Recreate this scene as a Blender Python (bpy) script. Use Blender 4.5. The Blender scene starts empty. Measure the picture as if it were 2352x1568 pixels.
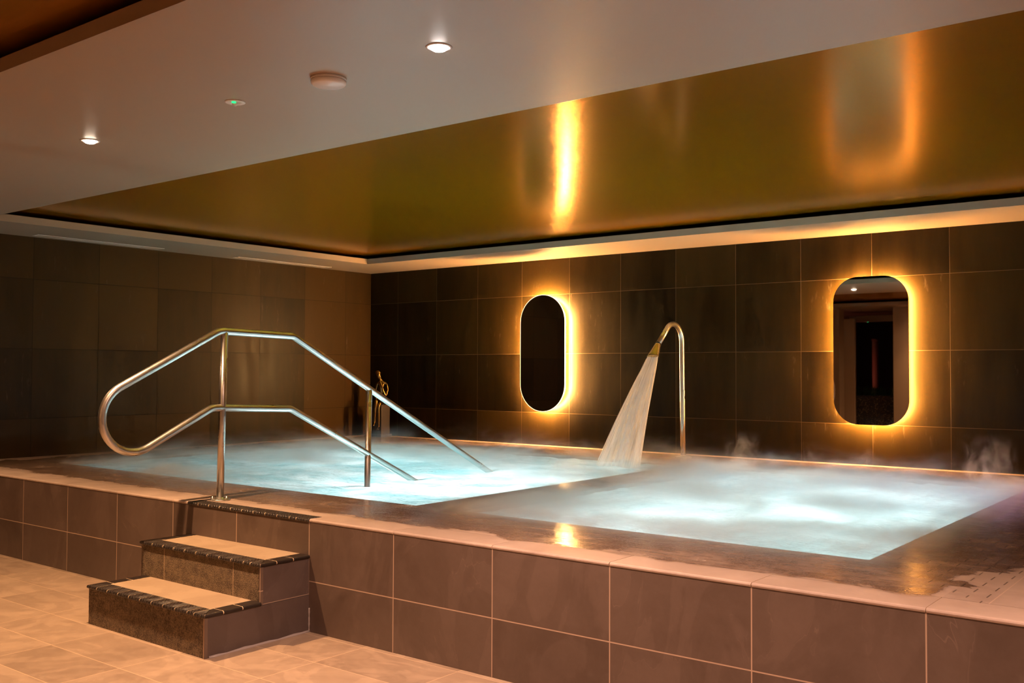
import bpy, bmesh, math, random
from mathutils import Vector, Matrix
random.seed(7)
C = bpy.context.scene.collection
PI = math.pi

# ------------------------------------------------------------------ dimensions
XL, XR = -8.553, 2.6           # side walls
YB = 8.208                     # back wall
YF = 3.369                     # face of the raised pool
YN = -1.65                     # near wall, behind the camera
ZD = 0.571                     # pool deck
ZC = 2.472                     # plaster soffits
ZL = 2.528                     # top of the fascia lips
ZG = 2.567                     # gold panels
T = 0.603                      # tile module
P_Y0, P_Y1 = 4.075, 7.33       # pools, front and back rim
PL = (-7.85, -3.87)            # left pool
PR = (-3.52, -1.345)           # right pool
ZW = 0.545                     # water level

# ------------------------------------------------------------------ node helpers
class NT:
    def __init__(self, mat):
        mat.use_nodes = True
        self.t = mat.node_tree
        self.n = self.t.nodes
        self.n.clear()
        self.out = self.n.new('ShaderNodeOutputMaterial')
        self.pos = self.n.new('ShaderNodeNewGeometry').outputs['Position']
        s = self.n.new('ShaderNodeSeparateXYZ'); self.l(self.pos, s.inputs[0])
        self.ax = {'x': s.outputs[0], 'y': s.outputs[1], 'z': s.outputs[2]}
    def l(self, a, b): self.t.links.new(a, b)
    def setin(self, sock, v):
        if hasattr(v, 'is_linked') and hasattr(v, 'links'): self.l(v, sock)
        elif isinstance(v, (tuple, list)) and len(v) == 3 and sock.type == 'RGBA': sock.default_value = (*v, 1)
        else: sock.default_value = v
    def m(self, op, a, b=0.0, c=0.0, clamp=False):
        n = self.n.new('ShaderNodeMath'); n.operation = op; n.use_clamp = clamp
        for i, v in enumerate((a, b, c)): self.setin(n.inputs[i], v)
        return n.outputs[0]
    def vec(self, x, y, z):
        n = self.n.new('ShaderNodeCombineXYZ')
        for i, v in enumerate((x, y, z)): self.setin(n.inputs[i], v)
        return n.outputs[0]
    def vm(self, op, a, b):
        n = self.n.new('ShaderNodeVectorMath'); n.operation = op
        self.setin(n.inputs[0], a); self.setin(n.inputs[1], b)
        return n.outputs[0]
    def noise(self, v, scale=1.0, detail=4.0, rough=0.55, dist=0.0):
        n = self.n.new('ShaderNodeTexNoise')
        self.setin(n.inputs['Vector'], v); self.setin(n.inputs['Scale'], scale)
        n.inputs['Detail'].default_value = min(detail, 4); n.inputs['Roughness'].default_value = rough
        n.inputs['Distortion'].default_value = dist
        return n.outputs['Fac']
    def white(self, v):
        n = self.n.new('ShaderNodeTexWhiteNoise'); n.noise_dimensions = '3D'
        self.setin(n.inputs['Vector'], v); return n.outputs['Value']
    def voro(self, v, scale, feature='F1'):
        n = self.n.new('ShaderNodeTexVoronoi'); n.feature = feature
        self.setin(n.inputs['Vector'], v); n.inputs['Scale'].default_value = scale
        return n.outputs['Distance']
    def mr(self, v, a, b, c, d, smooth=False):
        n = self.n.new('ShaderNodeMapRange'); n.clamp = True
        if smooth: n.interpolation_type = 'SMOOTHSTEP'
        for i, x in enumerate((v, a, b, c, d)): self.setin(n.inputs[i], x)
        return n.outputs[0]
    def mix(self, f, a, b, mode='MIX'):
        n = self.n.new('ShaderNodeMix'); n.data_type = 'RGBA'; n.blend_type = mode
        self.setin(n.inputs[0], f); self.setin(n.inputs[6], a); self.setin(n.inputs[7], b)
        return n.outputs[2]
    def bump(self, h, strength=0.3, dist=0.01):
        n = self.n.new('ShaderNodeBump'); n.inputs['Strength'].default_value = strength
        n.inputs['Distance'].default_value = dist; self.setin(n.inputs['Height'], h)
        return n.outputs['Normal']
    def bsdf(self, col, rough=0.5, metal=0.0, normal=None, spec=0.5, **kw):
        n = self.n.new('ShaderNodeBsdfPrincipled')
        self.setin(n.inputs['Base Color'], col); self.setin(n.inputs['Roughness'], rough)
        self.setin(n.inputs['Metallic'], metal); self.setin(n.inputs['Specular IOR Level'], spec)
        if normal is not None: self.l(normal, n.inputs['Normal'])
        for k, v in kw.items(): self.setin(n.inputs[k.replace('_', ' ')], v)
        return n.outputs[0]
    def surf(self, s): self.l(s, self.out.inputs['Surface'])
    def sh(self, kind, **kw):
        n = self.n.new(kind)
        for k, v in kw.items(): self.setin(n.inputs[k], v)
        return n.outputs[0]
    def mixs(self, f, a, b):
        n = self.n.new('ShaderNodeMixShader'); self.setin(n.inputs[0], f)
        self.l(a, n.inputs[1]); self.l(b, n.inputs[2]); return n.outputs[0]
    def grid(self, a, off, pitch, w):
        """(1 on the joint else 0, tile number)"""
        t = self.m('DIVIDE', self.m('SUBTRACT', a, off), pitch)
        fl = self.m('FLOOR', t); fr = self.m('SUBTRACT', t, fl)
        d = self.m('MULTIPLY', self.m('MINIMUM', fr, self.m('SUBTRACT', 1.0, fr)), pitch)
        return self.mr(d, w * .7, w * 1.2, 1.0, 0.0), fl

def mat(name):
    m = bpy.data.materials.new(name); return m, NT(m)

def plain(name, col, rough=.5, metal=0.0, spec=.5, bump=0.0, scale=60):
    m, n = mat(name)
    nb = n.bump(n.noise(n.pos, scale, 3), bump, .004) if bump else None
    n.surf(n.bsdf(col, rough, metal, nb, spec)); return m

def emit(name, col, strength):
    m, n = mat(name)
    n.surf(n.sh('ShaderNodeEmission', Color=col, Strength=strength)); return m

def slate(name, a, b, oa, ob, pa, pb, gw, dark, light, grout, r0, r1, vein=.25, patch=.13, wetmask=None, nogrid=False, bumpy=.12, speck=0):
    """brown-grey slate-effect porcelain with thin veins, laid in a grid"""
    m, n = mat(name)
    if nogrid:
        g = 0.0; rnd = 0.4; ids = n.vec(1.0, 2.0, 3.0)
    else:
        ga, ia = n.grid(n.ax[a], oa, pa, gw); gb, ib = n.grid(n.ax[b], ob, pb, gw)
        g = n.m('MAXIMUM', ga, gb); ids = n.vec(ia, ib, 0.0); rnd = n.white(ids)
    p = n.vm('ADD', n.pos, n.vm('MULTIPLY', ids, (5.3, 7.7, 3.1)))
    cloud = n.noise(p, 2.2, 7, .62, 1.1)
    fine = n.noise(p, 26, 5, .65, .4)
    # curved sheared patches like cleft stone
    cle = n.noise(n.vm('MULTIPLY', p, (2.1, 2.1, 1.0)), 1.3, 4, .5, 2.2)
    vn = n.m('ABSOLUTE', n.m('SUBTRACT', cle, .53))
    vmask = n.m('MULTIPLY', n.mr(vn, .0006, .0042, 1, 0), n.mr(cloud, .47, .64, 0, vein))
    edge = n.mr(cle, .5, .56, 0, 1)
    f = n.m('ADD', n.m('MULTIPLY', cloud, .62), n.m('ADD', n.m('MULTIPLY', fine, .24), n.m('ADD', n.m('MULTIPLY', edge, patch), n.m('MULTIPLY', rnd, .2))))
    col = n.mix(n.mr(f, .34, .86, 0, 1), dark, light)
    col = n.mix(vmask, col, tuple(min(1, c * 1.45) for c in light))
    sp = n.mr(n.voro(p, 34), .0, .055, .28, 0)
    col = n.mix(n.m('MULTIPLY', sp, n.mr(fine, .5, .6, 0, 1)), col, tuple(min(1, c * 2) for c in light))
    col = n.mix(g, col, grout)
    rough = n.mr(fine, .3, .7, r0, r1)
    h = n.m('SUBTRACT', n.m('ADD', n.m('MULTIPLY', fine, .25), n.m('MULTIPLY', edge, .2)), n.m('MULTIPLY', g, .8))
    n.surf(n.bsdf(col, rough, 0, n.bump(h, bumpy, .004)))
    return m

# ------------------------------------------------------------------ mesh helpers
def box(bm, x0, x1, y0, y1, z0, z1, mi=0):
    v = [bm.verts.new((x, y, z)) for z in (z0, z1) for y in (y0, y1) for x in (x0, x1)]
    for f in ((0, 2, 3, 1), (4, 5, 7, 6), (0, 1, 5, 4), (2, 6, 7, 3), (0, 4, 6, 2), (1, 3, 7, 5)):
        bm.faces.new([v[i] for i in f]).material_index = mi

def loft(bm, rings, closed=True, cap=True, mi=0, smooth=True):
    vs = [[bm.verts.new(p) for p in r] for r in rings]
    k = len(rings[0])
    for r0, r1 in zip(vs, vs[1:]):
        for i in range(k if closed else k - 1):
            j = (i + 1) % k
            f = bm.faces.new((r0[i], r0[j], r1[j], r1[i])); f.material_index = mi; f.smooth = smooth
    if cap and closed:
        for r, rev in ((vs[0], True), (vs[-1], False)):
            f = bm.faces.new(list(reversed(r)) if rev else r); f.material_index = mi
    return vs

def lathe(bm, prof, centre, axis='z', seg=32, mi=0):
    cx, cy, cz = centre
    rings = []
    for r, h in prof:
        ring = []
        for k in range(seg):
            a = 2 * PI * k / seg
            if axis == 'z': ring.append((cx + r * math.cos(a), cy + r * math.sin(a), cz + h))
            else: ring.append((cx + r * math.cos(a), cy + h, cz + r * math.sin(a)))
        rings.append(ring)
    loft(bm, rings, mi=mi)

def tube(bm, pts, radii, seg=20, mi=0):
    pts = [Vector(p) for p in pts]
    if not isinstance(radii, (list, tuple)): radii = [radii] * len(pts)
    t0 = (pts[1] - pts[0]).normalized()
    u = t0.orthogonal().normalized()
    rings = []
    for i, p in enumerate(pts):
        t = ((pts[min(i + 1, len(pts) - 1)] - pts[max(i - 1, 0)])).normalized()
        u = (u - t * u.dot(t)).normalized(); w = t.cross(u)
        rings.append([p + radii[i] * (u * math.cos(2 * PI * k / seg) + w * math.sin(2 * PI * k / seg)) for k in range(seg)])
    loft(bm, rings, mi=mi)

def fillet(poly, rads, n=10):
    """round the corners of a 3D polyline"""
    poly = [Vector(p) for p in poly]
    out = [poly[0]]
    for i in range(1, len(poly) - 1):
        a, b, c = poly[i - 1], poly[i], poly[i + 1]
        d0, d1 = (a - b).normalized(), (c - b).normalized()
        ang = d0.angle(d1)
        if ang > PI - 1e-3 or not rads[i]: out.append(b); continue
        tl = rads[i] / math.tan(ang / 2)
        p0, p1 = b + d0 * tl, b + d1 * tl
        cen = b + (d0 + d1).normalized() * (rads[i] / math.sin(ang / 2))
        for k in range(n + 1):
            s = k / n
            q = (p0 - cen).normalized().slerp((p1 - cen).normalized(), s) * rads[i]
            out.append(cen + q)
    out.append(poly[-1]); return out

def adopt(o, parent):
    """parts are modelled in room coordinates; only a thing's Empty stands away from the origin"""
    o.parent = parent
    o.matrix_parent_inverse = Matrix.Translation(parent.location).inverted() if parent.parent is None else Matrix.Identity(4)

def obj(name, bm, m=None, parent=None, smooth=None, **props):
    me = bpy.data.meshes.new(name)
    bmesh.ops.recalc_face_normals(bm, faces=bm.faces)
    bm.to_mesh(me); bm.free()
    o = bpy.data.objects.new(name, me); C.objects.link(o)
    for x in (m if isinstance(m, (list, tuple)) else [m] if m else []): me.materials.append(x)
    if parent is not None: adopt(o, parent)
    for k, v in props.items(): o[k] = v
    return o

def thing(name, label, cat, loc, group=None):
    o = bpy.data.objects.new(name, None); C.objects.link(o); o.location = loc
    o.empty_display_size = .1
    o['label'] = label; o['category'] = cat
    if group: o['group'] = group
    return o

def bevel(o, w=.003, seg=2):
    b = o.modifiers.new('bevel', 'BEVEL'); b.width = w; b.segments = seg; b.limit_method = 'ANGLE'; b.angle_limit = .6
    return o
def NB(): return bmesh.new()
def struct(name, bm, m): return obj(name, bm, m, kind='structure')

# ------------------------------------------------------------------ materials
WARM = (1.0, .56, .28)
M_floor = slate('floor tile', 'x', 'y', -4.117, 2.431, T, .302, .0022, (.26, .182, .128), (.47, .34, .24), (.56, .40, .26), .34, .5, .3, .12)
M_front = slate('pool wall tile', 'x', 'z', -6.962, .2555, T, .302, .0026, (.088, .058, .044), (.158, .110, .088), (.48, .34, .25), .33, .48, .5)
M_side = slate('step side tile', 'y', 'z', 0, .19, 5, 5, .002, (.075, .053, .048), (.125, .092, .084), (.36, .26, .2), .35, .5, .4)
M_tread = slate('step tread tile', 'x', 'y', 0, 0, 9, 9, .001, (.33, .235, .155), (.46, .345, .235), (.6, .45, .3), .4, .5, .1, .15, nogrid=True)

def wall_tile(name, a, oa, grout, lo, hi, var, spec):
    m, n = mat(name)
    ga, ia = n.grid(n.ax[a], oa, T, .0021); gz, iz = n.grid(n.ax['z'], 1.504, T, .0021)
    g = n.m('MAXIMUM', ga, gz); ids = n.vec(ia, iz, 0.0); rnd = n.white(ids)
    p = n.vm('ADD', n.pos, n.vm('MULTIPLY', ids, (3.7, 9.1, 5.3)))
    st = n.noise(n.vm('MULTIPLY', p, (1, 1, .16)), 9, 6, .6, .2)
    cl = n.noise(p, 2.0, 5, .6, .6)
    f = n.m('ADD', n.m('MULTIPLY', st, .55), n.m('ADD', n.m('MULTIPLY', cl, .35), n.m('MULTIPLY', rnd, var)))
    col = n.mix(n.mr(f, .35, .95, 0, 1), lo, hi)
    # pale brushed scrapes
    sc = n.mr(n.noise(n.vm('MULTIPLY', p, (1, 1, .22)), 26, 3, .6), .62, .76, 0, .28)
    col = n.mix(n.m('MULTIPLY', sc, n.mr(cl, .5, .62, 0, 1)), col, (.15, .11, .075))
    col = n.mix(g, col, grout)
    rough = n.mr(st, .3, .7, .34, .5)
    rough = n.mix(g, rough, (.8, .8, .8))
    h = n.m('SUBTRACT', n.m('MULTIPLY', st, .12), n.m('MULTIPLY', g, .7))
    n.surf(n.bsdf(col, rough, 0, n.bump(h, .15, .004), spec))
    return m
M_wall_back = wall_tile('dark wall tile', 'x', -7.499, (.11, .075, .04), (.006, .0038, .0011), (.032, .019, .0045), .5, .13)
M_wall_left = wall_tile('dark wall tile side', 'y', 4.19, (.012, .008, .005), (.008, .0046, .002), (.042, .022, .006), .95, .17)

M_plaster = plain('painted plaster', (.40, .30, .21), .36, bump=.03, scale=180)
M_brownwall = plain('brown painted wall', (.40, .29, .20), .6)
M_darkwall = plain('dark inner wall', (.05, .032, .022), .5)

def gold():
    m, n = mat('brushed gold panel')
    s = n.noise(n.vm('MULTIPLY', n.pos, (1, 1, 1)), 1.1, 4, .5)
    f = n.noise(n.vm('MULTIPLY', n.pos, (6, 22, 1)), 5, 4, .6)
    col = n.mix(s, (.50, .265, .03), (.60, .32, .042))
    h = n.m('ADD', n.m('MULTIPLY', n.noise(n.pos, 2.5, 2), .4), n.m('MULTIPLY', f, .05))
    nb = n.bump(h, .03, .01)
    n.surf(n.mixs(.27, n.bsdf(col, n.mr(f, .2, .8, .16, .21), 1.0, nb), n.sh('ShaderNodeBsdfDiffuse', Color=(.44, .165, .004), Normal=nb)))
    return m
M_gold = gold()

def steel(name='brushed stainless steel', col=(.62, .60, .57), r0=.27, r1=.32):
    m, n = mat(name)
    f = n.noise(n.pos, 7, 2)
    n.surf(n.bsdf(col, n.mr(f, .3, .7, r0, r1), 1.0)); return m
M_steel = steel()
M_bronze = plain('aged bronze', (.25, .155, .055), .27, 1.0, bump=.5, scale=60)
M_plinth = plain('dark purple-grey stone', (.035, .027, .032), .5, bump=.2)
M_white = plain('white plastic', (.78, .74, .72), .35)
M_lamp = emit('lamp lens', (1, .80, .60), 26)
M_lamp2 = emit('cool lamp lens', (1, .86, .80), 30)
M_green = emit('green indicator', (.03, 1, .25), 1.6)
M_led = emit('amber led strip', (1.0, .50, .15), 1350)
M_led_soft = emit('softer amber led strip', (1.0, .47, .12), 850)
M_dark = plain('black slot', (.01, .009, .008), .6)
M_sealant = plain('white sealant', (.36, .30, .28), .45, bump=.3, scale=90)
M_mirrorback = plain('mirror back box', (.10, .08, .06), .5)
M_grout = plain('pale grout', (.66, .50, .32), .7)

def mirror_glass():
    m, n = mat('mirror glass'); n.surf(n.bsdf((.72, .70, .66), .015, 1.0)); return m
M_mirror = mirror_glass()

def granite():
    m, n = mat('rough textured riser tile')
    a = n.noise(n.pos, 150, 5, .8); b = n.noise(n.pos, 26, 4, .6)
    c = n.voro(n.pos, 190)
    f = n.m('ADD', n.m('MULTIPLY', a, .7), n.m('MULTIPLY', b, .3))
    col = n.mix(n.mr(f, .40, .64, 0, 1), (.055, .034, .018), (.33, .235, .14))
    ga, ia = n.grid(n.ax['x'], -4.163, T, .0022)
    up = n.m('GREATER_THAN', n.ax['y'], 2.9)
    g = n.m('MULTIPLY', ga, n.mr(up, 0, 1, .18, .9))
    col = n.mix(g, col, (.62, .44, .27))
    h = n.m('ADD', n.m('MULTIPLY', a, 1), n.m('MULTIPLY', c, .5))
    n.surf(n.bsdf(col, .75, 0, n.bump(h, .9, .006))); return m
M_granite = granite()

def nosing_mat():
    m, n = mat('black ribbed nosing tile')
    x, y = n.ax['x'], n.ax['y']
    # chevrons: diagonal ridges mirrored about the middle of each tile
    k = n.m('PINGPONG', n.m('SUBTRACT', x, -4.87), .05)
    w = n.m('SINE', n.m('MULTIPLY', n.m('ADD', k, n.m('MULTIPLY', y, 1.0)), 2 * PI / .02))
    zin = n.m('GREATER_THAN', n.ax['z'], 0)
    ridge = n.mr(w, -.2, .6, 0, 1)
    nz = n.noise(n.pos, 30, 4)
    col = n.mix(n.m('MULTIPLY', ridge, .55), (.011, .0075, .006), (.075, .054, .045))
    col = n.mix(n.mr(nz, .4, .7, 0, .3), col, (.035, .026, .022))
    n.surf(n.bsdf(col, n.mr(nz, .3, .7, .34, .5), 0, n.bump(ridge, .6, .003))); return m
M_nosing = nosing_mat()
M_nosing_flat = plain('black smooth nosing tile', (.018, .0115, .009), .42, bump=.12, scale=40)

def deck_mat(name, wet_on=True):
    m, n = mat(name)
    x, y = n.ax['x'], n.ax['y']
    ga, ia = n.grid(x, -6.962, T, .0016)
    nose = n.m('LESS_THAN', y, 3.557)
    lineY = n.mr(n.m('ABSOLUTE', n.m('SUBTRACT', y, 3.557)), .0015, .003, 1, 0)
    lineX = n.m('MULTIPLY', n.mr(n.m('ABSOLUTE', n.m('SUBTRACT', x, -.785)), .0015, .003, 1, 0), n.m('GREATER_THAN', y, 3.557))
    gy, iy = n.grid(y, 3.557, T, .0016)
    g = n.m('MAXIMUM', n.m('MULTIPLY', ga, n.m('MAXIMUM', nose, n.m('MULTIPLY', n.m('GREATER_THAN', x, -1.4), 0.0))), 0.0)
    g2 = n.m('MULTIPLY', gy, n.m('GREATER_THAN', y, 3.6))
    ids = n.vec(ia, n.m('MULTIPLY', nose, 3.0), 0.0)
    p = n.vm('ADD', n.pos, n.vm('MULTIPLY', ids, (5.3, 7.7, 3.1)))
    cloud = n.noise(p, 2.4, 6, .62, .8); fine = n.noise(p, 30, 5, .65)
    col = n.mix(n.mr(n.m('ADD', n.m('MULTIPLY', cloud, .7), n.m('MULTIPLY', fine, .3)), .35, .68, 0, 1), (.36, .265, .215), (.52, .40, .33))
    # wetness: a splashed band round the pools with ragged streaky borders
    rag = n.noise(n.vm('MULTIPLY', n.pos, (1.7, 2.2, 1)), 2.0, 4, .52, .7)
    rg = n.m('MULTIPLY', n.m('SUBTRACT', rag, .5), .62)
    sx0 = n.m('SUBTRACT', n.m('ADD', x, rg), -8.35)
    sx1 = n.m('SUBTRACT', n.mr(y, 3.9, 5.6, -.94, -.55), n.m('ADD', x, rg))
    sy0 = n.m('SUBTRACT', y, n.m('ADD', n.mr(x, -8.2, -1.4, 3.60, 3.545), n.m('MULTIPLY', rg, .45)))
    sy1 = n.m('SUBTRACT', 8.095, n.m('ADD', y, n.m('MULTIPLY', rg, .12)))
    wet = n.m('MINIMUM', n.m('MINIMUM', sx0, sx1), n.m('MINIMUM', sy0, sy1))
    wet = n.mr(wet, -.012, .03, 0, 1)
    streak = n.mr(n.noise(n.vm('MULTIPLY', n.pos, (1.5, 2.6, 1)), 2.4, 6, .66, .5), .34, .56, .62, 1)
    wet = n.m('MULTIPLY', wet, streak)
    # anti-slip slots, along the front strip and turned ninety degrees on the right strip
    def slots(u, v, pv, pu, lu):
        r = n.m('FLOOR', n.m('DIVIDE', v, pv)); fv = n.m('FRACT', n.m('DIVIDE', v, pv))
        fu = n.m('FRACT', n.m('ADD', n.m('DIVIDE', u, pu), n.m('MULTIPLY', r, .5)))
        a = n.m('MULTIPLY', n.m('LESS_THAN', fu, lu / pu), n.m('LESS_THAN', n.m('ABSOLUTE', n.m('SUBTRACT', fv, .5)), .0026 / pv))
        return a
    inside_r = n.m('MULTIPLY', n.m('MULTIPLY', n.m('GREATER_THAN', x, -1.31), n.m('LESS_THAN', x, -.80)), n.m('GREATER_THAN', y, n.m('SUBTRACT', 2.80, x)))
    inside_r = n.m('MULTIPLY', n.m('MULTIPLY', n.m('GREATER_THAN', x, -1.30), n.m('LESS_THAN', x, -.80)), n.m('GREATER_THAN', n.m('ADD', x, y), 2.74))
    front = n.m('MULTIPLY', n.m('MULTIPLY', n.m('GREATER_THAN', y, 3.575), n.m('LESS_THAN', y, 4.04)), n.m('LESS_THAN', n.m('ADD', x, y), 2.70))
    sl = n.m('ADD', n.m('MULTIPLY', slots(y, x, .056, .128, .066), inside_r), n.m('MULTIPLY', slots(x, y, .056, .15, .085), front))
    lines = n.m('MAXIMUM', g, n.m('MULTIPLY', g2, .5))
    col = n.mix(n.m('MULTIPLY', lines, .7), col, (.62, .46, .34))
    col = n.mix(n.m('MULTIPLY', n.m('MAXIMUM', lineY, n.m('MULTIPLY', lineX, .0)), .75), col, (.12, .08, .05))
    col = n.mix(n.m('MULTIPLY', lineX, .6), col, (.62, .46, .34))
    col = n.mix(n.m('MULTIPLY', wet, .90), col, n.mix(1.0, col, (.42, .34, .28), 'MULTIPLY'))
    col = n.mix(n.m('MULTIPLY', sl, .75), col, (.06, .04, .03))
    ripple = n.noise(n.vm('MULTIPLY', n.pos, (1, 1.25, 1)), 15, 4, .6, .6)
    rip2 = n.noise(n.pos, 110, 2, .5)
    rough = n.mix(wet, n.mr(fine, .3, .7, .42, .55), n.mr(ripple, .3, .7, .06, .15))
    h = n.m('ADD', n.m('MULTIPLY', fine, .12), n.m('ADD', n.m('MULTIPLY', n.m('MULTIPLY', ripple, wet), .42), n.m('ADD', n.m('MULTIPLY', n.m('MULTIPLY', rip2, wet), .30), n.m('MULTIPLY', sl, -1.0))))
    n.surf(n.bsdf(col, rough, 0, n.bump(h, .34, .006), .5)); return m
M_deck = deck_mat('wet slate deck tile')

M_mosaic = plain('white pool mosaic', (.72, .80, .80), .4)

def water(name, foam_lo, foam_hi, teal):
    m, n = mat(name)
    w1 = n.noise(n.vm('MULTIPLY', n.pos, (1.0, 2.0, 1)), 5, 5, .6, .8)
    w2 = n.noise(n.vm('MULTIPLY', n.pos, (1, 1.6, 1)), 26, 4, .6, .4)
    foam = n.mr(n.noise(n.vm('MULTIPLY', n.pos, (.9, 1.5, 1)), 1.5, 6, .62, .6), foam_lo, foam_hi, 0, 1, True)
    nb = n.bump(n.m('ADD', n.m('MULTIPLY', w1, 1.0), n.m('MULTIPLY', w2, .35)), .55, .03)
    clear = n.sh('ShaderNodeBsdfTransparent', Color=(.66, .93, .93))
    tr = n.sh('ShaderNodeBsdfTranslucent', Color=n.mix(foam, teal, (.78, .95, .96)), Normal=nb)
    milk = n.mixs(.22, tr, n.sh('ShaderNodeBsdfDiffuse', Color=(.70, .80, .80), Normal=nb))
    body = n.mixs(n.mr(foam, 0, 1, .60, .86), clear, milk)
    gl = n.sh('ShaderNodeBsdfGlossy', Color=(1, 1, 1), Roughness=.09, Normal=nb)
    fr = n.n.new('ShaderNodeFresnel'); fr.inputs['IOR'].default_value = 1.33; n.l(nb, fr.inputs['Normal'])
    n.surf(n.mixs(n.m('MULTIPLY', fr.outputs[0], .8), body, gl)); return m
M_water_l = water('foaming water', .36, .62, (.30, .72, .78))
M_water_r = water('steaming water', .30, .6, (.55, .88, .92))

# ------------------------------------------------------------------ setting
bm = NB(); box(bm, XL - .2, XR + .2, -7.0, YF + .05, -.2, 0); struct('floor', bm, M_floor)
bm = NB(); box(bm, XL - .2, XR + .2, YB, YB + .2, -.6, 2.75); struct('wall_back', bm, M_wall_back)
bm = NB(); box(bm, XL - .2, XL, -7.0, YB, -.6, 2.75); struct('wall_left', bm, M_wall_left)
bm = NB(); box(bm, XR, XR + .2, -7.0, YB, -.6, 2.75); struct('wall_right', bm, M_brownwall)
bm = NB()
box(bm, XL, -6.42, YN - .25, YN, 0, ZC); box(bm, -5.46, XR, YN - .25, YN, 0, ZC)
box(bm, -6.60, -6.23, YN - .34, YN - .252, 0, 2.30)          # panel set back beside the opening
struct('wall_near', bm, M_brownwall)
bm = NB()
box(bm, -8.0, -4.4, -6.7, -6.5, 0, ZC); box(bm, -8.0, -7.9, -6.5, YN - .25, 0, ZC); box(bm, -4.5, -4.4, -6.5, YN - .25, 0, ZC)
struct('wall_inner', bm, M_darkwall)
bm = NB(); box(bm, -6.6, -5.2, -2.95, -2.7, 2.29, 2.40); struct('trim_1', bm, M_brownwall)

# plaster soffits and bulkhead with thin upstanding lips round two coffers
bm = NB()
YI, XI = 7.43, -7.80                                         # lips of the pool coffer
B0, B1 = 1.762, 3.42                                         # bulkhead
N1 = -1.0                                                    # near lip of the second coffer
XRI = 1.9
def slab(x0, x1, y0, y1): box(bm, x0, x1, y0, y1, ZC, ZC + .022)
slab(XL, XR, YI, YB); slab(XL, XI, B1, YI); slab(XRI, XR, B1, YI); slab(XL, XR, B0, B1)
slab(XL, XI, N1, B0); slab(XRI, XR, N1, B0); slab(XL, XR, -7.0, N1)
def lip(x0, x1, y0, y1): box(bm, x0, x1, y0, y1, ZC + .022, ZL)
for (a, b) in ((B1, YI), (N1, B0)):
    lip(XI - .016, XRI + .016, b, b + .016); lip(XI - .016, XRI + .016, a - .016, a)
    lip(XI - .016, XI, a, b); lip(XRI, XRI + .016, a, b)
struct('ceiling', bm, M_plaster)
bm = NB(); box(bm, XI - .35, XRI + .35, B1 - .35, YI + .35, ZG, ZG + .06); struct('ceiling_panel', bm, M_gold)
bm = NB(); box(bm, XI - .35, XRI + .35, N1 - .35, B0 + .35, ZG, ZG + .06); struct('ceiling_panel', bm, M_gold)
bm = NB(); box(bm, XL - .2, XR + .2, -7.0, YB + .2, 2.70, 2.80); struct('ceiling_slab', bm, M_dark)

# ------------------------------------------------------------------ raised pool
QL, QR, QB = XL + .003, XR - .003, YB - .003
pool = thing('pool', 'long raised spa pool clad in brown slate tiles with a wet tiled deck', 'pool', (-3.5, YF, 0))
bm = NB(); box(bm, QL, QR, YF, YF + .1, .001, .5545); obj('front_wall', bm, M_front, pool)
NX0, NX1 = -5.0, -3.945                                      # black nosing let into the deck edge at the steps
bm = NB()
def edge_tiles(x0, x1):
    y0, zt, zb = YF - .004, ZD, .5545
    prof = [(3.557, zb), (y0 + .004, zb), (y0 + .001, zb + .003), (y0, zb + .008), (y0 + .002, zt - .004), (y0 + .006, zt - .001), (y0 + .012, zt), (3.557, zt)]
    loft(bm, [[(x, y, z) for y, z in prof] for x in (x0, x1)], smooth=False)
edges = [QL] + [-6.962 + T * k for k in range(-2, 16)] + [QR]
for a, b in zip(edges, edges[1:]):
    segs = [(a, b)]
    if a < NX1 and b > NX0: segs = [s for s in ((a, min(b, NX0)), (max(a, NX1), b)) if s[1] - s[0] > .01]
    for s in segs: edge_tiles(s[0] + .0012, s[1] - .0012)
box(bm, NX0, NX1, 3.443, 3.557, .5545, ZD)
obj('edge_tile', bm, M_deck, pool)
bm = NB()
box(bm, QL, QR, 3.557, P_Y0, .52, ZD); box(bm, QL, QR, P_Y1, QB, .52, ZD)
box(bm, QL, PL[0], P_Y0, P_Y1, .52, ZD); box(bm, PR[1], QR, P_Y0, P_Y1, .52, ZD)
obj('deck', bm, M_deck, pool)
bm = NB(); box(bm, PL[1], PR[0], P_Y0, P_Y1, -.35, ZD); obj('divider', bm, M_deck, pool, label='low wet tiled wall dividing the two basins')
for (x0, x1) in (PL, PR):
    bm = NB(); zb = -.35
    box(bm, x0, x1, P_Y0, P_Y1, zb - .05, zb)
    box(bm, x0 - .04, x0, P_Y0 - .04, P_Y1 + .04, zb, .52); box(bm, x1, x1 + .04, P_Y0 - .04, P_Y1 + .04, zb, .52)
    box(bm, x0, x1, P_Y0 - .04, P_Y0, zb, .52); box(bm, x0, x1, P_Y1, P_Y1 + .04, zb, .52)
    obj('basin', bm, M_mosaic, pool)

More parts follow.
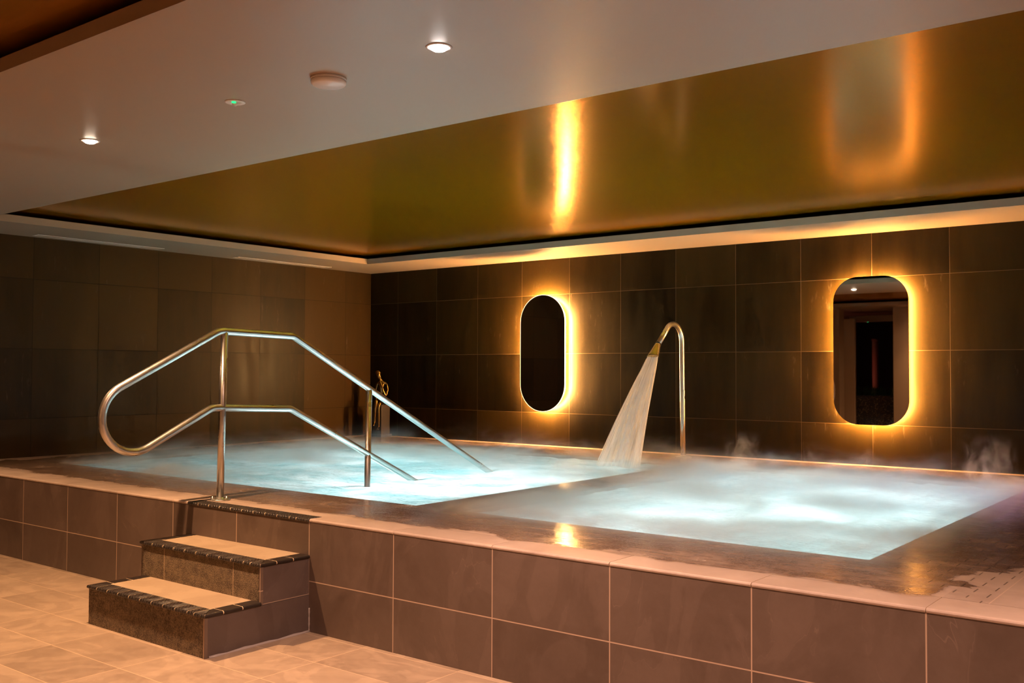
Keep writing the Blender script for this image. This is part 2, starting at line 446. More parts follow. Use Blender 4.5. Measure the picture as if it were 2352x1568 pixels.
# black nosing tiles --------------------------------------------------
def nosing(bm, x0, x1, y0, zt, depth=.088, h=.016, side=0.0, y_end=None, cuts=None):
    """half-round black tiles along a front edge (material 0 ribbed, 1 smooth, 2 grout), mitred into side strips"""
    g = .0052; zb = zt - h
    def prof(y):
        return [(y + depth, zb), (y + .003, zb), (y, zb + .004), (y, zt - .007), (y + .003, zt - .002), (y + .009, zt), (y + depth, zt)]
    def mitre(x, y, left):
        if not side: return x
        d = max(0.0, min(y - y0, depth)) * side / depth
        return x + d if left else x - d
    for i, (a, b) in enumerate(zip(cuts, cuts[1:])):
        A, B = a + (g / 2 if i else 0), b - (g / 2 if i < len(cuts) - 2 else 0)
        pr = prof(y0)
        ra = [((mitre(A, y, True) if i == 0 else A), y, z) for y, z in pr]
        rb = [((mitre(B, y, False) if i == len(cuts) - 2 else B), y, z) for y, z in pr]
        loft(bm, [ra, rb], smooth=False, mi=0)
    q = .0009
    gp = [(depth + .003, zb + q), (.003 + q, zb + q), (q, zb + .004), (q, zt - .0074), (.003 + q, zt - .002 - q), (.009, zt - q), (depth + .003, zt - q)]
    loft(bm, [[(x, y0 + dy, z) for dy, z in gp] for x in (x0 + .006, x1 - .006)], smooth=False, mi=2)
    if side:
        for left in (True, False):
            xo = x0 if left else x1; s = 1 if left else -1
            n = 3; ys = [y0 + (y_end - y0) * k / n for k in range(n + 1)]
            for k in range(n):
                ya, yb = ys[k] + (g / 2 if k else 0), ys[k + 1] - g / 2 * (k < n - 1)
                pr = [(side, zb), (.003, zb), (0, zb + .004), (0, zt - .007), (.003, zt - .002), (.009, zt), (side, zt)]
                r0 = []
                for dx, z in pr:
                    yy = ya + (depth * dx / side if k == 0 else 0)
                    r0.append((xo + s * dx, min(yy + (g if k == 0 else 0), yb - .004), z))
                loft(bm, [r0, [(xo + s * dx, yb, z) for dx, z in pr]], smooth=False, mi=1)
            gs = [(side + .003 if d == depth + .003 else d, z) for d, z in gp]
            loft(bm, [[(xo + s * dx, yy, z) for dx, z in gs] for yy in (y0 + .012, y_end - .001)], smooth=False, mi=2)

bm = NB()
nosing(bm, NX0, NX1, YF - .007, ZD + .0005, .090, .017, cuts=[NX0 + .1 * k for k in range(10)] + [NX0 + .955, NX1])
obj('step_nosing', bm, [M_nosing, M_nosing_flat, M_grout], pool, label='black ribbed nosing tiles let into the deck edge above the steps')

# ------------------------------------------------------------------ steps
steps = thing('pool_steps', 'two tiled steps with black ribbed nosings leading up to the pool', 'steps', (-4.44, 2.745, 0))
LX0, LX1, UX0, UX1 = -4.966, -3.936, -4.990, -3.940
Y1, Y2 = 2.745, 3.06
for nm, x0, x1, y0, z0, zt in (('lower_step', LX0, LX1, Y1, 0.0, .203), ('upper_step', UX0, UX1, Y2, .187, .388)):
    st = bpy.data.objects.new(nm, None); C.objects.link(st); adopt(st, steps)
    bm = NB()
    box(bm, x0 + .008, x1 - .006, y0 + .02, YF - .001, z0, zt - .017); obj('side_tile', bm, M_side, st, label='smooth purple-brown slate side')
    bm = NB(); box(bm, x0 + .006, x1 - .018, y0 + .006, y0 + .022, z0, zt - .017); obj('riser', bm, M_granite, st, label='rough textured brown riser')
    bm = NB(); box(bm, x1 - .018, x1 - .004, y0 + .004, y0 + .02, z0, zt - .017); obj('corner_trim', bm, M_sealant if False else M_front, st)
    ye = Y2 + .006 if nm == 'lower_step' else YF - .001
    bm = NB(); box(bm, x0 + .05, x1 - .05, y0 + .06, ye, zt - .017, zt - .001); obj('tread', bm, M_tread, st, label='smooth sand-coloured tread')
    bm = NB(); nosing(bm, x0, x1, y0 - .004, zt, .088, .017, side=.075, y_end=ye,
                      cuts=[x0] + [-4.87 + .0997 * k for k in range(9)] + [-4.018, x1])
    obj('nosing', bm, [M_nosing, M_nosing_flat, M_grout], st, label='black ribbed nosing tiles')
bm = NB()
x = LX1 - .006
def fillet_strip(a, b, d1, d2, r=.022):
    rings = []
    for i in range(13):
        t = i / 12; p = Vector(a).lerp(Vector(b), t); rr = r * (1 + .25 * math.sin(i * 2.1) + .2 * math.sin(i * 5.3))
        rings.append([tuple(p - Vector(d1) * .002 - Vector(d2) * .002), tuple(p + Vector(d1) * rr), tuple(p + Vector(d1) * rr * .3 + Vector(d2) * rr * .3), tuple(p + Vector(d2) * rr)])
    loft(bm, rings)
fillet_strip((x, Y1 + .03, 0), (x, YF, 0), (1, 0, 0), (0, 0, 1), .008)
fillet_strip((x, YF, 0), (x, YF, .12), (1, 0, 0), (0, -1, 0), .005)
obj('sealant', bm, M_sealant, steps, label='pale smeared sealant along the foot of the steps')

# ------------------------------------------------------------------ handrail
RX = -4.912; RR = .0213
rail = thing('handrail', 'looped stainless steel handrail running from the steps down into the pool', 'handrail', (RX, 3.519, ZD))
cy, cz, r = 2.967, 1.07, .186
sl = math.atan2(.475, .88)
d = Vector((0, -math.cos(sl), -math.sin(sl))); nrm = Vector((0, -math.sin(sl), math.cos(sl)))
c = Vector((RX, cy, cz))
arc = [c + r * (nrm * math.cos(a) + d * math.sin(a)) for a in [PI * k / 24 for k in range(25)]]
top = fillet([(RX, 6.20, .437), (RX, 4.045, 1.543), (RX, 3.50, 1.556), arc[0]], [0, .07, .12, 0])
low = fillet([arc[-1], (RX, 3.455, 1.110), (RX, 4.030, 1.089), (RX, 5.36, .442)], [0, .10, .07, 0])
bm = NB(); tube(bm, top[:-1] + arc + low[1:], RR, 20); obj('rail', bm, M_steel, rail)
for (y0, z0, y1, z1) in ((3.519, ZD + .0015, 3.537, 1.552), (4.680, -.348, 4.705, 1.205)):
    bm = NB(); tube(bm, [(RX, y0, z0), (RX, (y0 + y1) / 2, (z0 + z1) / 2), (RX, y1, z1)], .0208, 20)
    po = obj('post', bm, M_steel, rail)
    if z0 > 0:
        bm = NB(); lathe(bm, [(.0, .0005), (.058, .0005), (.060, .004), (.058, .008), (.030, .009), (.026, .016), (.0215, .018)], (RX, y0, ZD), seg=36)
        obj('base_flange', bm, M_steel, po)
        for a in (.35, 2.45, 4.54):
            bm = NB(); lathe(bm, [(.0, .008), (.010, .008), (.010, .014), (.006, .0175), (.005, .024), (.0, .026)], (RX + .045 * math.cos(a), y0 + .045 * math.sin(a), ZD), seg=12)
            obj('bolt', bm, M_steel, po)

# ------------------------------------------------------------------ waterfall spout and its jet
SX = -4.218
spout = thing('water_spout', 'tall curved steel swan-neck spout on the back deck between the two mirrors', 'spout', (SX, 7.851, ZD))
R0 = .155; cyy, czz = 7.829 - R0, 1.588
arcp = [(SX, cyy + R0 * math.cos(a), czz + R0 * math.sin(a)) for a in [math.radians(137) * k / 22 for k in range(23)]]
dirn = Vector((0, -.656, -.755))
nstart = Vector((SX, 7.411, 1.563)); nend = Vector((SX, 7.318, 1.455))
bm = NB(); tube(bm, [(SX, 7.851, ZD), (SX, 7.846, .9), (SX, 7.838, 1.2), (SX, 7.831, 1.5)] + arcp + [nstart], .0228, 20); obj('pipe', bm, M_steel, spout)
bm = NB(); tube(bm, [nstart - dirn * .004, nstart + dirn * .007], .0262, 20); obj('collar', bm, M_dark, spout, label='dark joint ring')
bm = NB(); rings = []
up = Vector((1, 0, 0)).cross(dirn).normalized()
for k in range(9):
    s = k / 8; p = nstart + (nend - nstart) * s
    wx, wy = .025 + .030 * s, .025 - .004 * s
    rings.append([p + Vector((1, 0, 0)) * wx * math.cos(2 * PI * j / 24) + up * wy * math.sin(2 * PI * j / 24) for j in range(24)])
loft(bm, rings); obj('nozzle', bm, steel('brass-toned steel', (.55, .46, .27), .24, .28), spout, label='flared brassy nozzle')
bm = NB(); lathe(bm, [(.0, .0005), (.075, .0005), (.078, .004), (.070, .008), (.03, .010), (.026, .016), (.0228, .018)], (SX, 7.851, ZD), seg=36); obj('base_flange', bm, M_steel, spout)

def jet_mat():
    m, n = mat('falling water')
    uvn = n.n.new('ShaderNodeTexCoord').outputs['UV']
    s = n.n.new('ShaderNodeSeparateXYZ'); n.l(uvn, s.inputs[0])
    st = n.noise(n.vec(n.m('MULTIPLY', s.outputs[0], 7.0), n.m('MULTIPLY', s.outputs[1], .9), 0.0), 1.6, 4, .6, .15)
    lw = n.n.new('ShaderNodeLayerWeight'); lw.inputs['Blend'].default_value = .35
    edge = n.m('SUBTRACT', 1.0, lw.outputs['Facing'])
    fade = n.mr(s.outputs[1], .55, 1.0, 1.0, .55)
    al = n.m('MULTIPLY', n.mr(st, .34, .58, .30, 1.0), n.m('MULTIPLY', n.mr(edge, 0.0, .7, 0.0, 1.0), fade))
    wat = n.mixs(.5, n.sh('ShaderNodeBsdfDiffuse', Color=(.95, .93, .92)), n.sh('ShaderNodeBsdfTranslucent', Color=(.95, .94, .93)))
    n.surf(n.mixs(al, n.sh('ShaderNodeBsdfTransparent', Color=(1, 1, 1)), wat)); return m
M_jet = jet_mat()
bm = NB(); uvl = bm.loops.layers.uv.new('UV')
def strand(p0, p1, w0, w1, t0, t1, sag, seed, twist=0.0):
    K, S = 26, 20; rings = []
    for k in range(K + 1):
        s = k / K
        p = Vector(p0).lerp(Vector(p1), s); p.z += sag * 4 * s * (1 - s)
        wx = w0 + (w1 - w0) * s ** .8; ty = t0 + (t1 - t0) * s ** .9
        rings.append([(p.x + wx * math.cos(2 * PI * j / S), p.y + ty * math.sin(2 * PI * j / S) * .9, p.z + ty * math.sin(2 * PI * j / S) * .45) for j in range(S)])
    vs = [[bm.verts.new(q) for q in rr] for rr in rings]
    for k in range(K):
        for j in range(S):
            f = bm.faces.new((vs[k][j], vs[k][(j + 1) % S], vs[k + 1][(j + 1) % S], vs[k + 1][j])); f.smooth = True
            for lp, (uu, vv) in zip(f.loops, ((j, k), (j + 1, k), (j + 1, k + 1), (j, k + 1))):
                lp[uvl].uv = (uu / S * 2.0 + seed, vv / K)
ne = nend
strand(ne, (-4.35, 7.02, ZW), .050, .165, .018, .10, .028, .0)
strand((SX - .028, 7.322, 1.458), (-4.52, 7.00, ZW), .014, .06, .012, .05, .03, 3.3)
strand((SX, 7.318, 1.455), (-4.38, 7.02, ZW), .016, .05, .012, .045, .028, 7.1)
strand((SX + .03, 7.316, 1.452), (-4.22, 7.04, ZW), .014, .04, .012, .04, .024, 11.7)
o = obj('water_jet', bm, M_jet, kind='stuff'); o['label'] = 'fan of falling water pouring from the steel spout into the pool'; o['category'] = 'water'

# ------------------------------------------------------------------ water
def water_sheet(name, x0, x1, m, label):
    bm = NB(); nx, ny = 90, 70
    vs = [[bm.verts.new((x0 + (x1 - x0) * i / nx, P_Y0 + (P_Y1 - P_Y0 - .006) * j / ny + .003, ZW + .006 * math.sin(i * .9 + j * .5) * math.sin(j * .7 - i * .21) + random.uniform(-.003, .003))) for j in range(ny + 1)] for i in range(nx + 1)]
    for i in range(nx):
        for j in range(ny):
            bm.faces.new((vs[i][j], vs[i + 1][j], vs[i + 1][j + 1], vs[i][j + 1])).smooth = True
    o = obj(name, bm, m, kind='stuff'); o['label'] = label; o['category'] = 'water'
water_sheet('pool_water', PL[0] + .002, PL[1] - .002, M_water_l, 'glowing turquoise bubbling water in the basin under the handrail')
water_sheet('pool_water', PR[0] + .002, PR[1] - .002, M_water_r, 'pale glowing water under thick steam in the right-hand basin')

# underwater lights on the basin floors
M_uw = emit('underwater lens', (.90, .965, .97), 112)
M_uw_hot = emit('brighter underwater lens', (.93, .97, .97), 200)
def uw(x, y, label):
    t = thing('underwater_light', label, 'light', (x, y, -.35), 'underwater lights')
    bm = NB(); lathe(bm, [(.0, .0), (.19, .0), (.19, .02), (.165, .035), (.16, .03), (0, .03)], (x, y, -.349), seg=28); obj('bezel', bm, M_steel, t)
    bm = NB(); lathe(bm, [(.0, .031), (.158, .031), (.12, .045), (.0, .05)], (x, y, -.349), seg=28); obj('lens', bm, M_uw_hot if label.endswith('handrail') else M_uw, t)
for x, y, l in ((-4.62, 5.05, 'lit underwater lamp beneath the lower end of the handrail'), (-4.45, 6.0, 'lit underwater lamp near the middle of the left basin'),
                (-6.4, 6.1, 'lit underwater lamp at the far left of the bubbling basin'),
                (-2.85, 4.95, 'lit underwater lamp near the front of the steaming basin'), (-2.0, 5.55, 'lit underwater lamp near the right side of the steaming basin'), (-2.6, 6.75, 'lit underwater lamp near the back of the steaming basin')):
    uw(x, y, l)

# ------------------------------------------------------------------ steam
def steam_mat():
    m, n = mat('steam')
    x, y, z = n.ax['x'], n.ax['y'], n.ax['z']
    wob = n.m('MULTIPLY', n.m('SUBTRACT', n.noise(n.pos, 1.7, 3), .5), .55)
    xs, ys = n.m('ADD', x, wob), n.m('ADD', y, wob)
    mask = n.m('MULTIPLY', n.m('MULTIPLY', n.mr(xs, -8.2, -7.2, 0, 1, True), n.mr(n.m('ADD', x, n.m('MULTIPLY', wob, .25)), -1.40, -1.14, 1, 0, True)),
               n.m('MULTIPLY', n.mr(n.m('ADD', y, n.m('MULTIPLY', wob, .5)), 3.90, 4.12, 0, 1, True), n.mr(ys, 6.95, 7.35, 1, 0, True)))
    right = n.mr(xs, -3.85, -3.3, 0, 1, True)
    left = n.m('SUBTRACT', 1.0, right)
    back = n.mr(ys, 4.7, 6.6, .05, .75, True)
    farl = n.mr(x, -6.4, -5.2, .75, 0, True)
    w = n.m('ADD', n.m('MULTIPLY', right, 1.35), n.m('MULTIPLY', left, n.m('MAXIMUM', back, farl)))
    nz = n.noise(n.vm('MULTIPLY', n.pos, (1.0, 1.0, 3.0)), 1.6, 4, .55, .5)
    cl = n.mr(nz, .36, .64, n.mr(right, 0, 1, .18, .55), 1.0, True)
    hgt = n.m('POWER', 2.718, n.m('MULTIPLY', n.m('SUBTRACT', z, ZW), n.mr(nz, .35, .65, -62.0, -23.0)))
    base = n.m('MULTIPLY', n.m('MULTIPLY', mask, w), n.m('MULTIPLY', cl, hgt))
    dens = n.m('MULTIPLY', base, 40.0)
    # wisps curling up from the back rim
    curl = n.noise(n.vm('MULTIPLY', n.pos, (3.2, 3.2, 2.2)), 2.2, 5, .6, 1.6)
    for (cx, cy, rr, top, k) in ((-3.38, 7.28, .17, .88, 9), (-1.60, 7.25, .20, .93, 12), (-2.45, 7.3, .16, .80, 5), (-2.85, 7.28, .15, .80, 4)):
        dx = n.m('SUBTRACT', x, cx); dy = n.m('SUBTRACT', y, cy)
        dd = n.m('SQRT', n.m('ADD', n.m('MULTIPLY', dx, dx), n.m('MULTIPLY', dy, dy)))
        col = n.m('MULTIPLY', n.mr(dd, 0, rr, 1, 0, True), n.mr(z, ZD, top, 1, 0, True))
        dens = n.m('ADD', dens, n.m('MULTIPLY', n.m('MULTIPLY', col, n.mr(curl, .47, .62, 0, 1, True)), k))
    v = n.n.new('ShaderNodeVolumePrincipled')
    v.inputs['Color'].default_value = (.97, .985, 1, 1); v.inputs['Anisotropy'].default_value = .25
    n.l(dens, v.inputs['Density']); n.l(v.outputs[0], n.out.inputs['Volume'])
    return m
bm = NB(); box(bm, -8.2, -1.08, 3.86, 7.75, ZD + .004, .96)
o = obj('steam', bm, steam_mat(), kind='stuff'); o['label'] = 'white steam drifting low over both pool basins'; o['category'] = 'steam'

# ------------------------------------------------------------------ mirrors
def rrect(w, h, r, n=14):
    pts = []
    for sx, sz, a0 in ((1, 1, 0), (-1, 1, PI / 2), (-1, -1, PI), (1, -1, 1.5 * PI)):
        for k in range(n + 1):
            a = a0 + PI / 2 * k / n
            pts.append((sx * (w / 2 - r) + r * math.cos(a), sz * (h / 2 - r) + r * math.sin(a)))
    return pts
M_rim = emit('glowing acrylic rim', (1.0, .72, .36), 5)
def wall_mirror(x0, x1, z0, z1, r, led, label, rim=False):
    cx, cz, w, h = (x0 + x1) / 2, (z0 + z1) / 2, x1 - x0, z1 - z0
    t = thing('wall_mirror', label, 'mirror', (cx, YB, cz), None)
    yg = YB - .095
    def ring(w_, h_, r_, y): return [(cx + a, y, cz + b) for a, b in rrect(w_, h_, r_)]
    bm = NB(); loft(bm, [ring(w, h, r, yg + .006), ring(w, h, r, yg + .001), ring(w - .002, h - .002, r - .001, yg)], smooth=False); obj('glass', bm, M_mirror, t)
    bm = NB(); loft(bm, [ring(w - .004, h - .004, r - .002, yg + .016), ring(w - .004, h - .004, r - .002, yg + .006)], smooth=False); obj('backing', bm, M_mirrorback, t)
    if rim:
        bm = NB(); vs = [ring(w + .001, h + .001, r, yg + .002), ring(w + .007, h + .007, r + .003, yg + .002), ring(w + .007, h + .007, r + .003, yg + .012), ring(w + .001, h + .001, r, yg + .012)]
        loft(bm, vs + [vs[0]], cap=False, smooth=False); obj('rim', bm, M_rim, t, label='thin glowing rim round the glass')
    bm = NB(); loft(bm, [ring(w - .13, h - .13, r - .065, YB), ring(w - .13, h - .13, r - .065, yg + .016)], smooth=False); obj('mount', bm, M_mirrorback, t)
    bm = NB(); o1, o2 = (w - .034, h - .034, r - .017), (w - .058, h - .058, r - .029)
    vs = [ring(*o1, yg + .032), ring(*o1, yg + .046), ring(*o2, yg + .046), ring(*o2, yg + .032)]
    loft(bm, vs + [vs[0]], cap=False, smooth=False); obj('led_strip', bm, led, t, label='glowing amber light strip')
wall_mirror(-6.238, -5.684, .920, 2.100, .274, M_led, 'narrow pill-shaped backlit mirror nearest the room corner', rim=True)
wall_mirror(-2.964, -2.359, .902, 2.110, .204, M_led_soft, 'wider rounded backlit mirror to the right of the water spout')

# ------------------------------------------------------------------ ceiling fittings
def downlight(x, y, label, colour, watts, lens):
    t = thing('downlight', label, 'downlight', (x, y, ZC), 'ceiling downlights')
    bm = NB(); lathe(bm, [(.034, -.0015), (.036, -.003), (.046, -.003), (.048, 0), (.034, 0.0)], (x, y, ZC), seg=32); obj('trim_ring', bm, M_white, t)
    bm = NB(); lathe(bm, [(0, -.016), (.012, -.0153), (.023, -.012), (.031, -.006), (.034, -.001), (.034, -.0005), (0, -.0005)], (x, y, ZC), seg=28); obj('lens', bm, lens, t)
    for sz, e in ((104, 1.45), (166, .5)):                   # hot core and wide spill of one lamp
        l = bpy.data.lights.new('downlight_lamp', 'SPOT'); l.color = colour; l.energy = watts * e; l.spot_size = math.radians(sz); l.spot_blend = 1.0; l.shadow_soft_size = .022
        o = bpy.data.objects.new('lamp', l); C.objects.link(o); o.location = (0, 0, -.04); o.parent = t
downlight(-2.341, 2.566, 'brightest downlight in the bulkhead, right of the smoke detector', (1.0, .60, .43), 235, M_lamp2)
downlight(-4.696, 2.572, 'warm downlight in the bulkhead directly above the steps', WARM, 225, M_lamp)
downlight(-7.05, 2.572, 'warm downlight at the left end of the bulkhead by the dark wall', WARM, 100, M_lamp)
downlight(.02, 2.572, 'warm downlight at the right end of the bulkhead, past the pool corner', (1.0, .59, .43), 190, M_lamp)
downlight(-4.6, -1.32, 'added unseen warm downlight brightening the near wall behind the camera', WARM, 110, M_lamp)  # lamp added out of view to brighten the near wall
downlight(-1.6, -1.32, 'added unseen warm downlight brightening the near wall right of the camera', WARM, 110, M_lamp)  # second added fill lamp, also unseen, for the near side of the room

t = thing('smoke_detector', 'round pale smoke detector on the bulkhead between the downlights', 'smoke detector', (-2.938, 2.583, ZC))
bm = NB(); lathe(bm, [(0, 0), (.070, 0), (.070, -.008), (.066, -.010), (0, -.010)], (-2.938, 2.583, ZC), seg=40); obj('base', bm, M_white, t)
bm = NB(); lathe(bm, [(0, -.010), (.068, -.010), (.070, -.013), (.068, -.022), (.060, -.029), (0, -.031)], (-2.938, 2.583, ZC), seg=40); obj('cover', bm, M_white, t)
def emergency(x, y, z, r, label):
    t = thing('ceiling_emergency_light', label, 'emergency light', (x, y, z))
    bm = NB(); lathe(bm, [(0, 0), (r, 0), (r, -.003), (r * .9, -.005), (r * .4, -.006), (r * .36, -.002), (0, -.002)], (x, y, z), seg=36); obj('bezel', bm, M_white, t)
    bm = NB(); lathe(bm, [(0, -.002), (r * .33, -.002), (r * .28, -.012), (r * .12, -.018), (0, -.019)], (x, y, z), seg=24); obj('lens', bm, M_white, t)
    bm = NB(); lathe(bm, [(0, -.004), (.009, -.004), (.009, -.010), (.0, -.012)], (x + r * .35, y - r * .40, z), seg=14); obj('indicator', bm, M_green, t, label='green glowing indicator')
emergency(-3.516, 2.570, ZC, .043, 'small round emergency light with a green indicator on the bulkhead')
emergency(-6.31, -2.83, 2.29, .043, 'small emergency light with green indicator under the lintel, seen in the mirrors')

def vent(x, y0, y1, label):
    t = thing('slot_vent', label, 'vent', (x, (y0 + y1) / 2, ZC), 'slot vents')
    bm = NB()
    for xa, xb in ((x - .05, x - .034), (x + .034, x + .05)): box(bm, xa, xb, y0, y1, ZC - .003, ZC)
    box(bm, x - .034, x + .034, y0, y0 + .016, ZC - .003, ZC); box(bm, x - .034, x + .034, y1 - .016, y1, ZC - .003, ZC)
    obj('frame', bm, M_white, t)
    bm = NB()
    for k in range(3): box(bm, x - .033 + .023 * k, x - .014 + .023 * k, y0 + .016, y1 - .016, ZC - .0012, ZC)
    obj('slat', bm, M_plaster, t)
vent(-8.40, 4.12, 5.33, 'slim slot vent in the left soffit, nearer the bulkhead')
vent(-8.40, 6.17, 7.41, 'slim slot vent in the left soffit, nearer the room corner')

# ------------------------------------------------------------------ statue on its plinth
PX, PY = -8.185, 8.035
pl = thing('plinth', 'slim dark stone plinth in the corner behind the pool', 'plinth', (PX, PY, ZD))
bm = NB(); box(bm, PX - .085, PX + .085, PY - .085, PY + .085, ZD, ZD + .03); bevel(obj('base', bm, M_plinth, pl), .004)
bm = NB(); box(bm, PX - .068, PX + .068, PY - .068, PY + .068, ZD + .03, .935); bevel(obj('shaft', bm, M_plinth, pl), .004)

def skinned(name, verts, edges, radii, root, m, sub=2):
    me = bpy.data.meshes.new(name); me.from_pydata(verts, edges, []); me.update()
    o = bpy.data.objects.new(name, me); C.objects.link(o)
    o.modifiers.new('skin', 'SKIN').use_smooth_shade = True
    for i, rr in enumerate(radii):
        sv = me.skin_vertices[0].data[i]; sv.radius = rr if isinstance(rr, tuple) else (rr, rr); sv.use_root = (i == root)
    s = o.modifiers.new('sub', 'SUBSURF'); s.levels = sub; s.render_levels = sub
    me.materials.append(m); return o
# local frame: F faces out to the room diagonally, S is the figure's left side (towards the right of the photo)
Fv = Vector((.50, -.866, 0)); Sv = Vector((.866, .50, 0))
def L(f, s, z): return tuple(Vector((PX, PY, 0)) + Fv * f + Sv * s + Vector((0, 0, z)))
V, E_, Rr = [], [], []
def jv(f, s, z, rad, link=None):
    V.append(L(f, s, z)); Rr.append(rad)
    if link is not None: E_.append((link, len(V) - 1))
    return len(V) - 1
pel = jv(.02, 0, .975, (.046, .040))
wa = jv(.020, .004, 1.045, (.032, .028), pel)
ch = jv(.026, .010, 1.13, (.046, .034), wa)
sh_ = jv(.028, .014, 1.185, (.036, .026), ch)
nk = jv(.042, .000, 1.222, .014, sh_)
hd0 = jv(.054, -.012, 1.250, (.026, .028), nk)
hd1 = jv(.058, -.022, 1.282, (.030, .032), hd0)
hd2 = jv(.052, -.030, 1.312, (.022, .024), hd1)
# left arm (photo right): hanging out and bent up to the chin
a1 = jv(.030, .066, 1.180, .017, sh_); a2 = jv(.045, .086, 1.100, .0145, a1); a3 = jv(.075, .070, 1.035, .013, a2)
a4 = jv(.095, .045, 1.10, .011, a3); a5 = jv(.090, .018, 1.175, .0095, a4); a6 = jv(.083, .004, 1.215, (.011, .008), a5)
# right arm (photo left): propped on the thigh
b1 = jv(.030, -.040, 1.178, .017, sh_); b2 = jv(.035, -.058, 1.095, .0145, b1); b3 = jv(.07, -.052, 1.025, .012, b2); b4 = jv(.115, -.030, 1.005, (.012, .008), b3)
# legs, crossed at the knee and hanging down the plinth
c1 = jv(.05, .034, .968, .034, pel); c2 = jv(.12, .030, .962, .028, c1); c3 = jv(.165, .018, .945, .022, c2); c4 = jv(.158, .012, .86, .020, c3); c5 = jv(.145, .010, .74, .013, c4); c6 = jv(.142, .010, .685, .0115, c5); c7 = jv(.185, .008, .655, (.012, .008), c6)
e1 = jv(.05, -.034, .968, .034, pel); e2 = jv(.12, -.020, .985, .028, e1); e3 = jv(.18, -.010, .985, .022, e2); e4 = jv(.185, -.020, .90, .020, e3); e5 = jv(.170, -.030, .79, .013, e4); e6 = jv(.168, -.032, .735, .0115, e5); e7 = jv(.205, -.036, .700, (.012, .008), e6)
fig = skinned('statue', V, E_, Rr, pel, M_bronze)
fig['label'] = 'slender bronze seated figure resting its chin on one hand'; fig['category'] = 'statue'
# face and hair of the figure
bm = NB()
hc = Vector(L(.056, -.022, 1.283))
for (f, s, z, rad) in ((.088, -.022, 1.277, .0065), (.082, -.033, 1.287, .005), (.083, -.011, 1.287, .005), (.083, -.021, 1.262, .006)):
    bmesh.ops.create_icosphere(bm, subdivisions=2, radius=rad, matrix=Matrix.Translation(L(f, s, z)))
obj('face', bm, M_bronze, fig)
bm = NB()
bmesh.ops.create_icosphere(bm, subdivisions=3, radius=.034, matrix=Matrix.Translation(L(.043, -.027, 1.300)) @ Matrix.Diagonal((1, 1, .9, 1)))
bmesh.ops.create_icosphere(bm, subdivisions=2, radius=.019, matrix=Matrix.Translation(L(.012, -.030, 1.300)))
obj('hair', bm, M_bronze, fig)

# ------------------------------------------------------------------ behind the camera, seen in the mirrors
def sparkle():
    m, n = mat('black glitter mosaic')
    v = n.voro(n.pos, 150); w = n.white(n.vm('FLOOR', n.vm('MULTIPLY', n.pos, (130, 130, 130)), (0, 0, 0)))
    col = n.mix(n.mr(w, .90, .99, 0, 1), (.012, .010, .008), (.45, .36, .26))
    n.surf(n.bsdf(col, .25, 0, n.bump(v, .6, .01))); return m
t = thing('planter', 'black glittering mosaic planter box behind the camera, seen in the right mirror', 'planter', (-5.8, -2.2, 0))
bm = NB(); box(bm, -6.40, -5.2, -2.45, -2.0, 0, .90); obj('box', bm, sparkle(), t)
bm = NB(); box(bm, -6.36, -5.24, -2.41, -2.04, .90, .905); obj('soil', bm, M_dark, t)
bm = NB()
for k in range(420):
    x, y = random.uniform(-6.34, -5.26), random.uniform(-2.39, -2.06); a = random.uniform(0, 2 * PI); h = random.uniform(.06, .19); w = .008
    dx, dy = math.cos(a), math.sin(a); ln = random.uniform(.02, .09)
    p = [Vector((x, y, .906)), Vector((x + dx * ln * .4, y + dy * ln * .4, .9 + h * .7)), Vector((x + dx * ln, y + dy * ln, .9 + h))]
    q = Vector((-dy, dx, 0)) * w
    v = [bm.verts.new(u) for u in (p[0] - q, p[0] + q, p[1] + q, p[1] - q, p[2])]
    bm.faces.new(v[:4]); bm.faces.new((v[3], v[2], v[4]))
o = obj('grass_plant', bm, plain('dark leaf', (.03, .075, .03), .5), kind='stuff'); o['label'] = 'dark green grassy plants filling the black planter'; o['category'] = 'plant'
t = thing('column', 'slim round red-lit column in the dark room behind the camera', 'column', (-6.53, -4.0, 0))
bm = NB(); lathe(bm, [(0, 0), (.062, 0), (.062, 1.98), (0, 1.98)], (-6.53, -4.0, 0), seg=28); obj('shaft', bm, plain('matt pink column', (.62, .34, .28), .6), t)
bm = NB(); lathe(bm, [(.062, 1.95), (.075, 1.955), (.075, 2.0), (0, 2.0)], (-6.53, -4.0, 0), seg=28); obj('cap', bm, plain('column cap', (.3, .15, .1), .6), t)

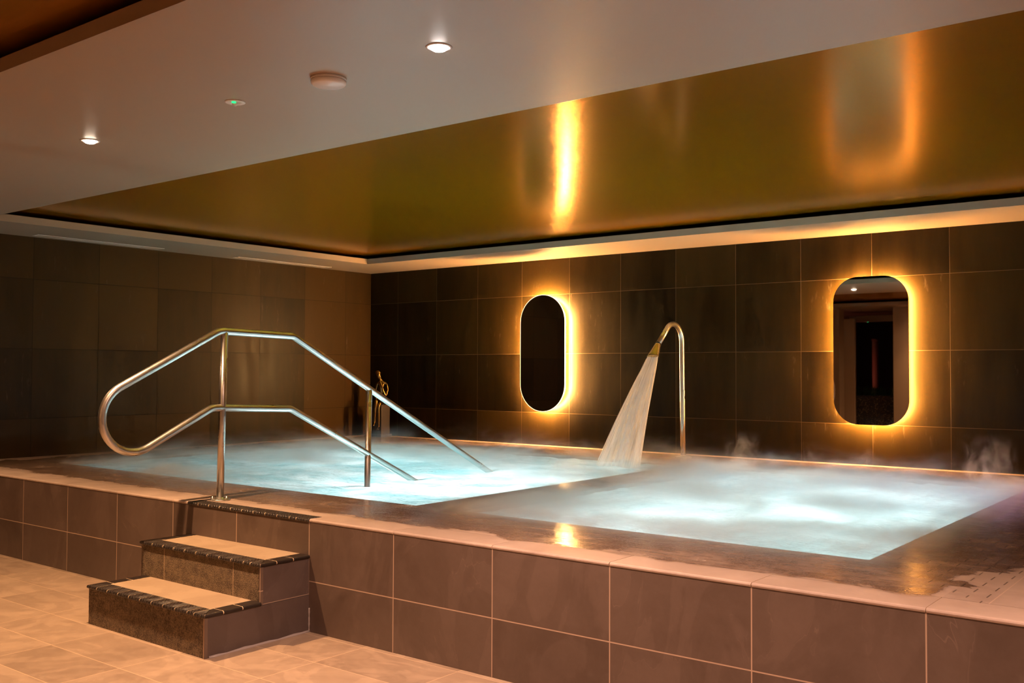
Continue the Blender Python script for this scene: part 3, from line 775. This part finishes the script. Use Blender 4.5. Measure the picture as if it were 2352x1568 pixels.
def lamp(name, kind, loc, col, watts, rot=(0, 0, 0), **kw):
    l = bpy.data.lights.new(name, kind); l.color = col; l.energy = watts
    for k, v in kw.items(): setattr(l, k, v)
    o = bpy.data.objects.new(name, l); C.objects.link(o); o.location = loc; o.rotation_euler = rot; return o
lamp('red_uplight', 'POINT', (-6.95, -3.3, 1.4), (1, .26, .17), 3, shadow_soft_size=.1)
lamp('violet_wall_lamp', 'SPOT', (.9, 6.6, 2.40), (.60, .36, 1.0), 190, tuple((Vector((-1.25, 6.7, .6)) - Vector((.9, 6.6, 2.4))).to_track_quat('-Z', 'Y').to_euler()), spot_size=math.radians(56), spot_blend=.9, shadow_soft_size=.08)

# ------------------------------------------------------------------ camera, world, view
yaw, pit, rol = .66406, .02924, .00395
F = Vector((-math.sin(yaw) * math.cos(pit), math.cos(yaw) * math.cos(pit), math.sin(pit)))
Rv0 = Vector((math.cos(yaw), math.sin(yaw), 0)); U0 = Rv0.cross(F)
Rv = math.cos(rol) * Rv0 + math.sin(rol) * U0; Uv = -math.sin(rol) * Rv0 + math.cos(rol) * U0
cam = bpy.data.cameras.new('camera'); co = bpy.data.objects.new('camera', cam); C.objects.link(co)
cam.sensor_width = 36; cam.lens = 2274.636 * 36 / 2352; cam.clip_start = .05; cam.clip_end = 60
mw = Matrix((Rv, Uv, -F)).transposed().to_4x4(); mw.translation = (0, 0, 1.33245); co.matrix_world = mw
S = bpy.context.scene; S.camera = co
w = bpy.data.worlds.new('world'); S.world = w; w.use_nodes = True
w.node_tree.nodes['Background'].inputs[0].default_value = (1, .7, .5, 1); w.node_tree.nodes['Background'].inputs[1].default_value = 0.0
S.view_settings.view_transform = 'Standard'; S.view_settings.look = 'None'; S.view_settings.gamma = 1; S.view_settings.exposure = 0.0
S.view_settings.use_curve_mapping = False
cy = S.cycles
cy.use_denoising = True; cy.max_bounces = 6; cy.diffuse_bounces = 3; cy.glossy_bounces = 3; cy.transparent_max_bounces = 12
cy.transmission_bounces = 4; cy.volume_bounces = 1; cy.sample_clamp_indirect = 10; cy.caustics_reflective = False; cy.caustics_refractive = False
cy.volume_step_rate = 1.4; cy.volume_max_steps = 64
cy.use_adaptive_sampling = True; cy.adaptive_threshold = .05; cy.adaptive_min_samples = 16; cy.use_light_tree = False
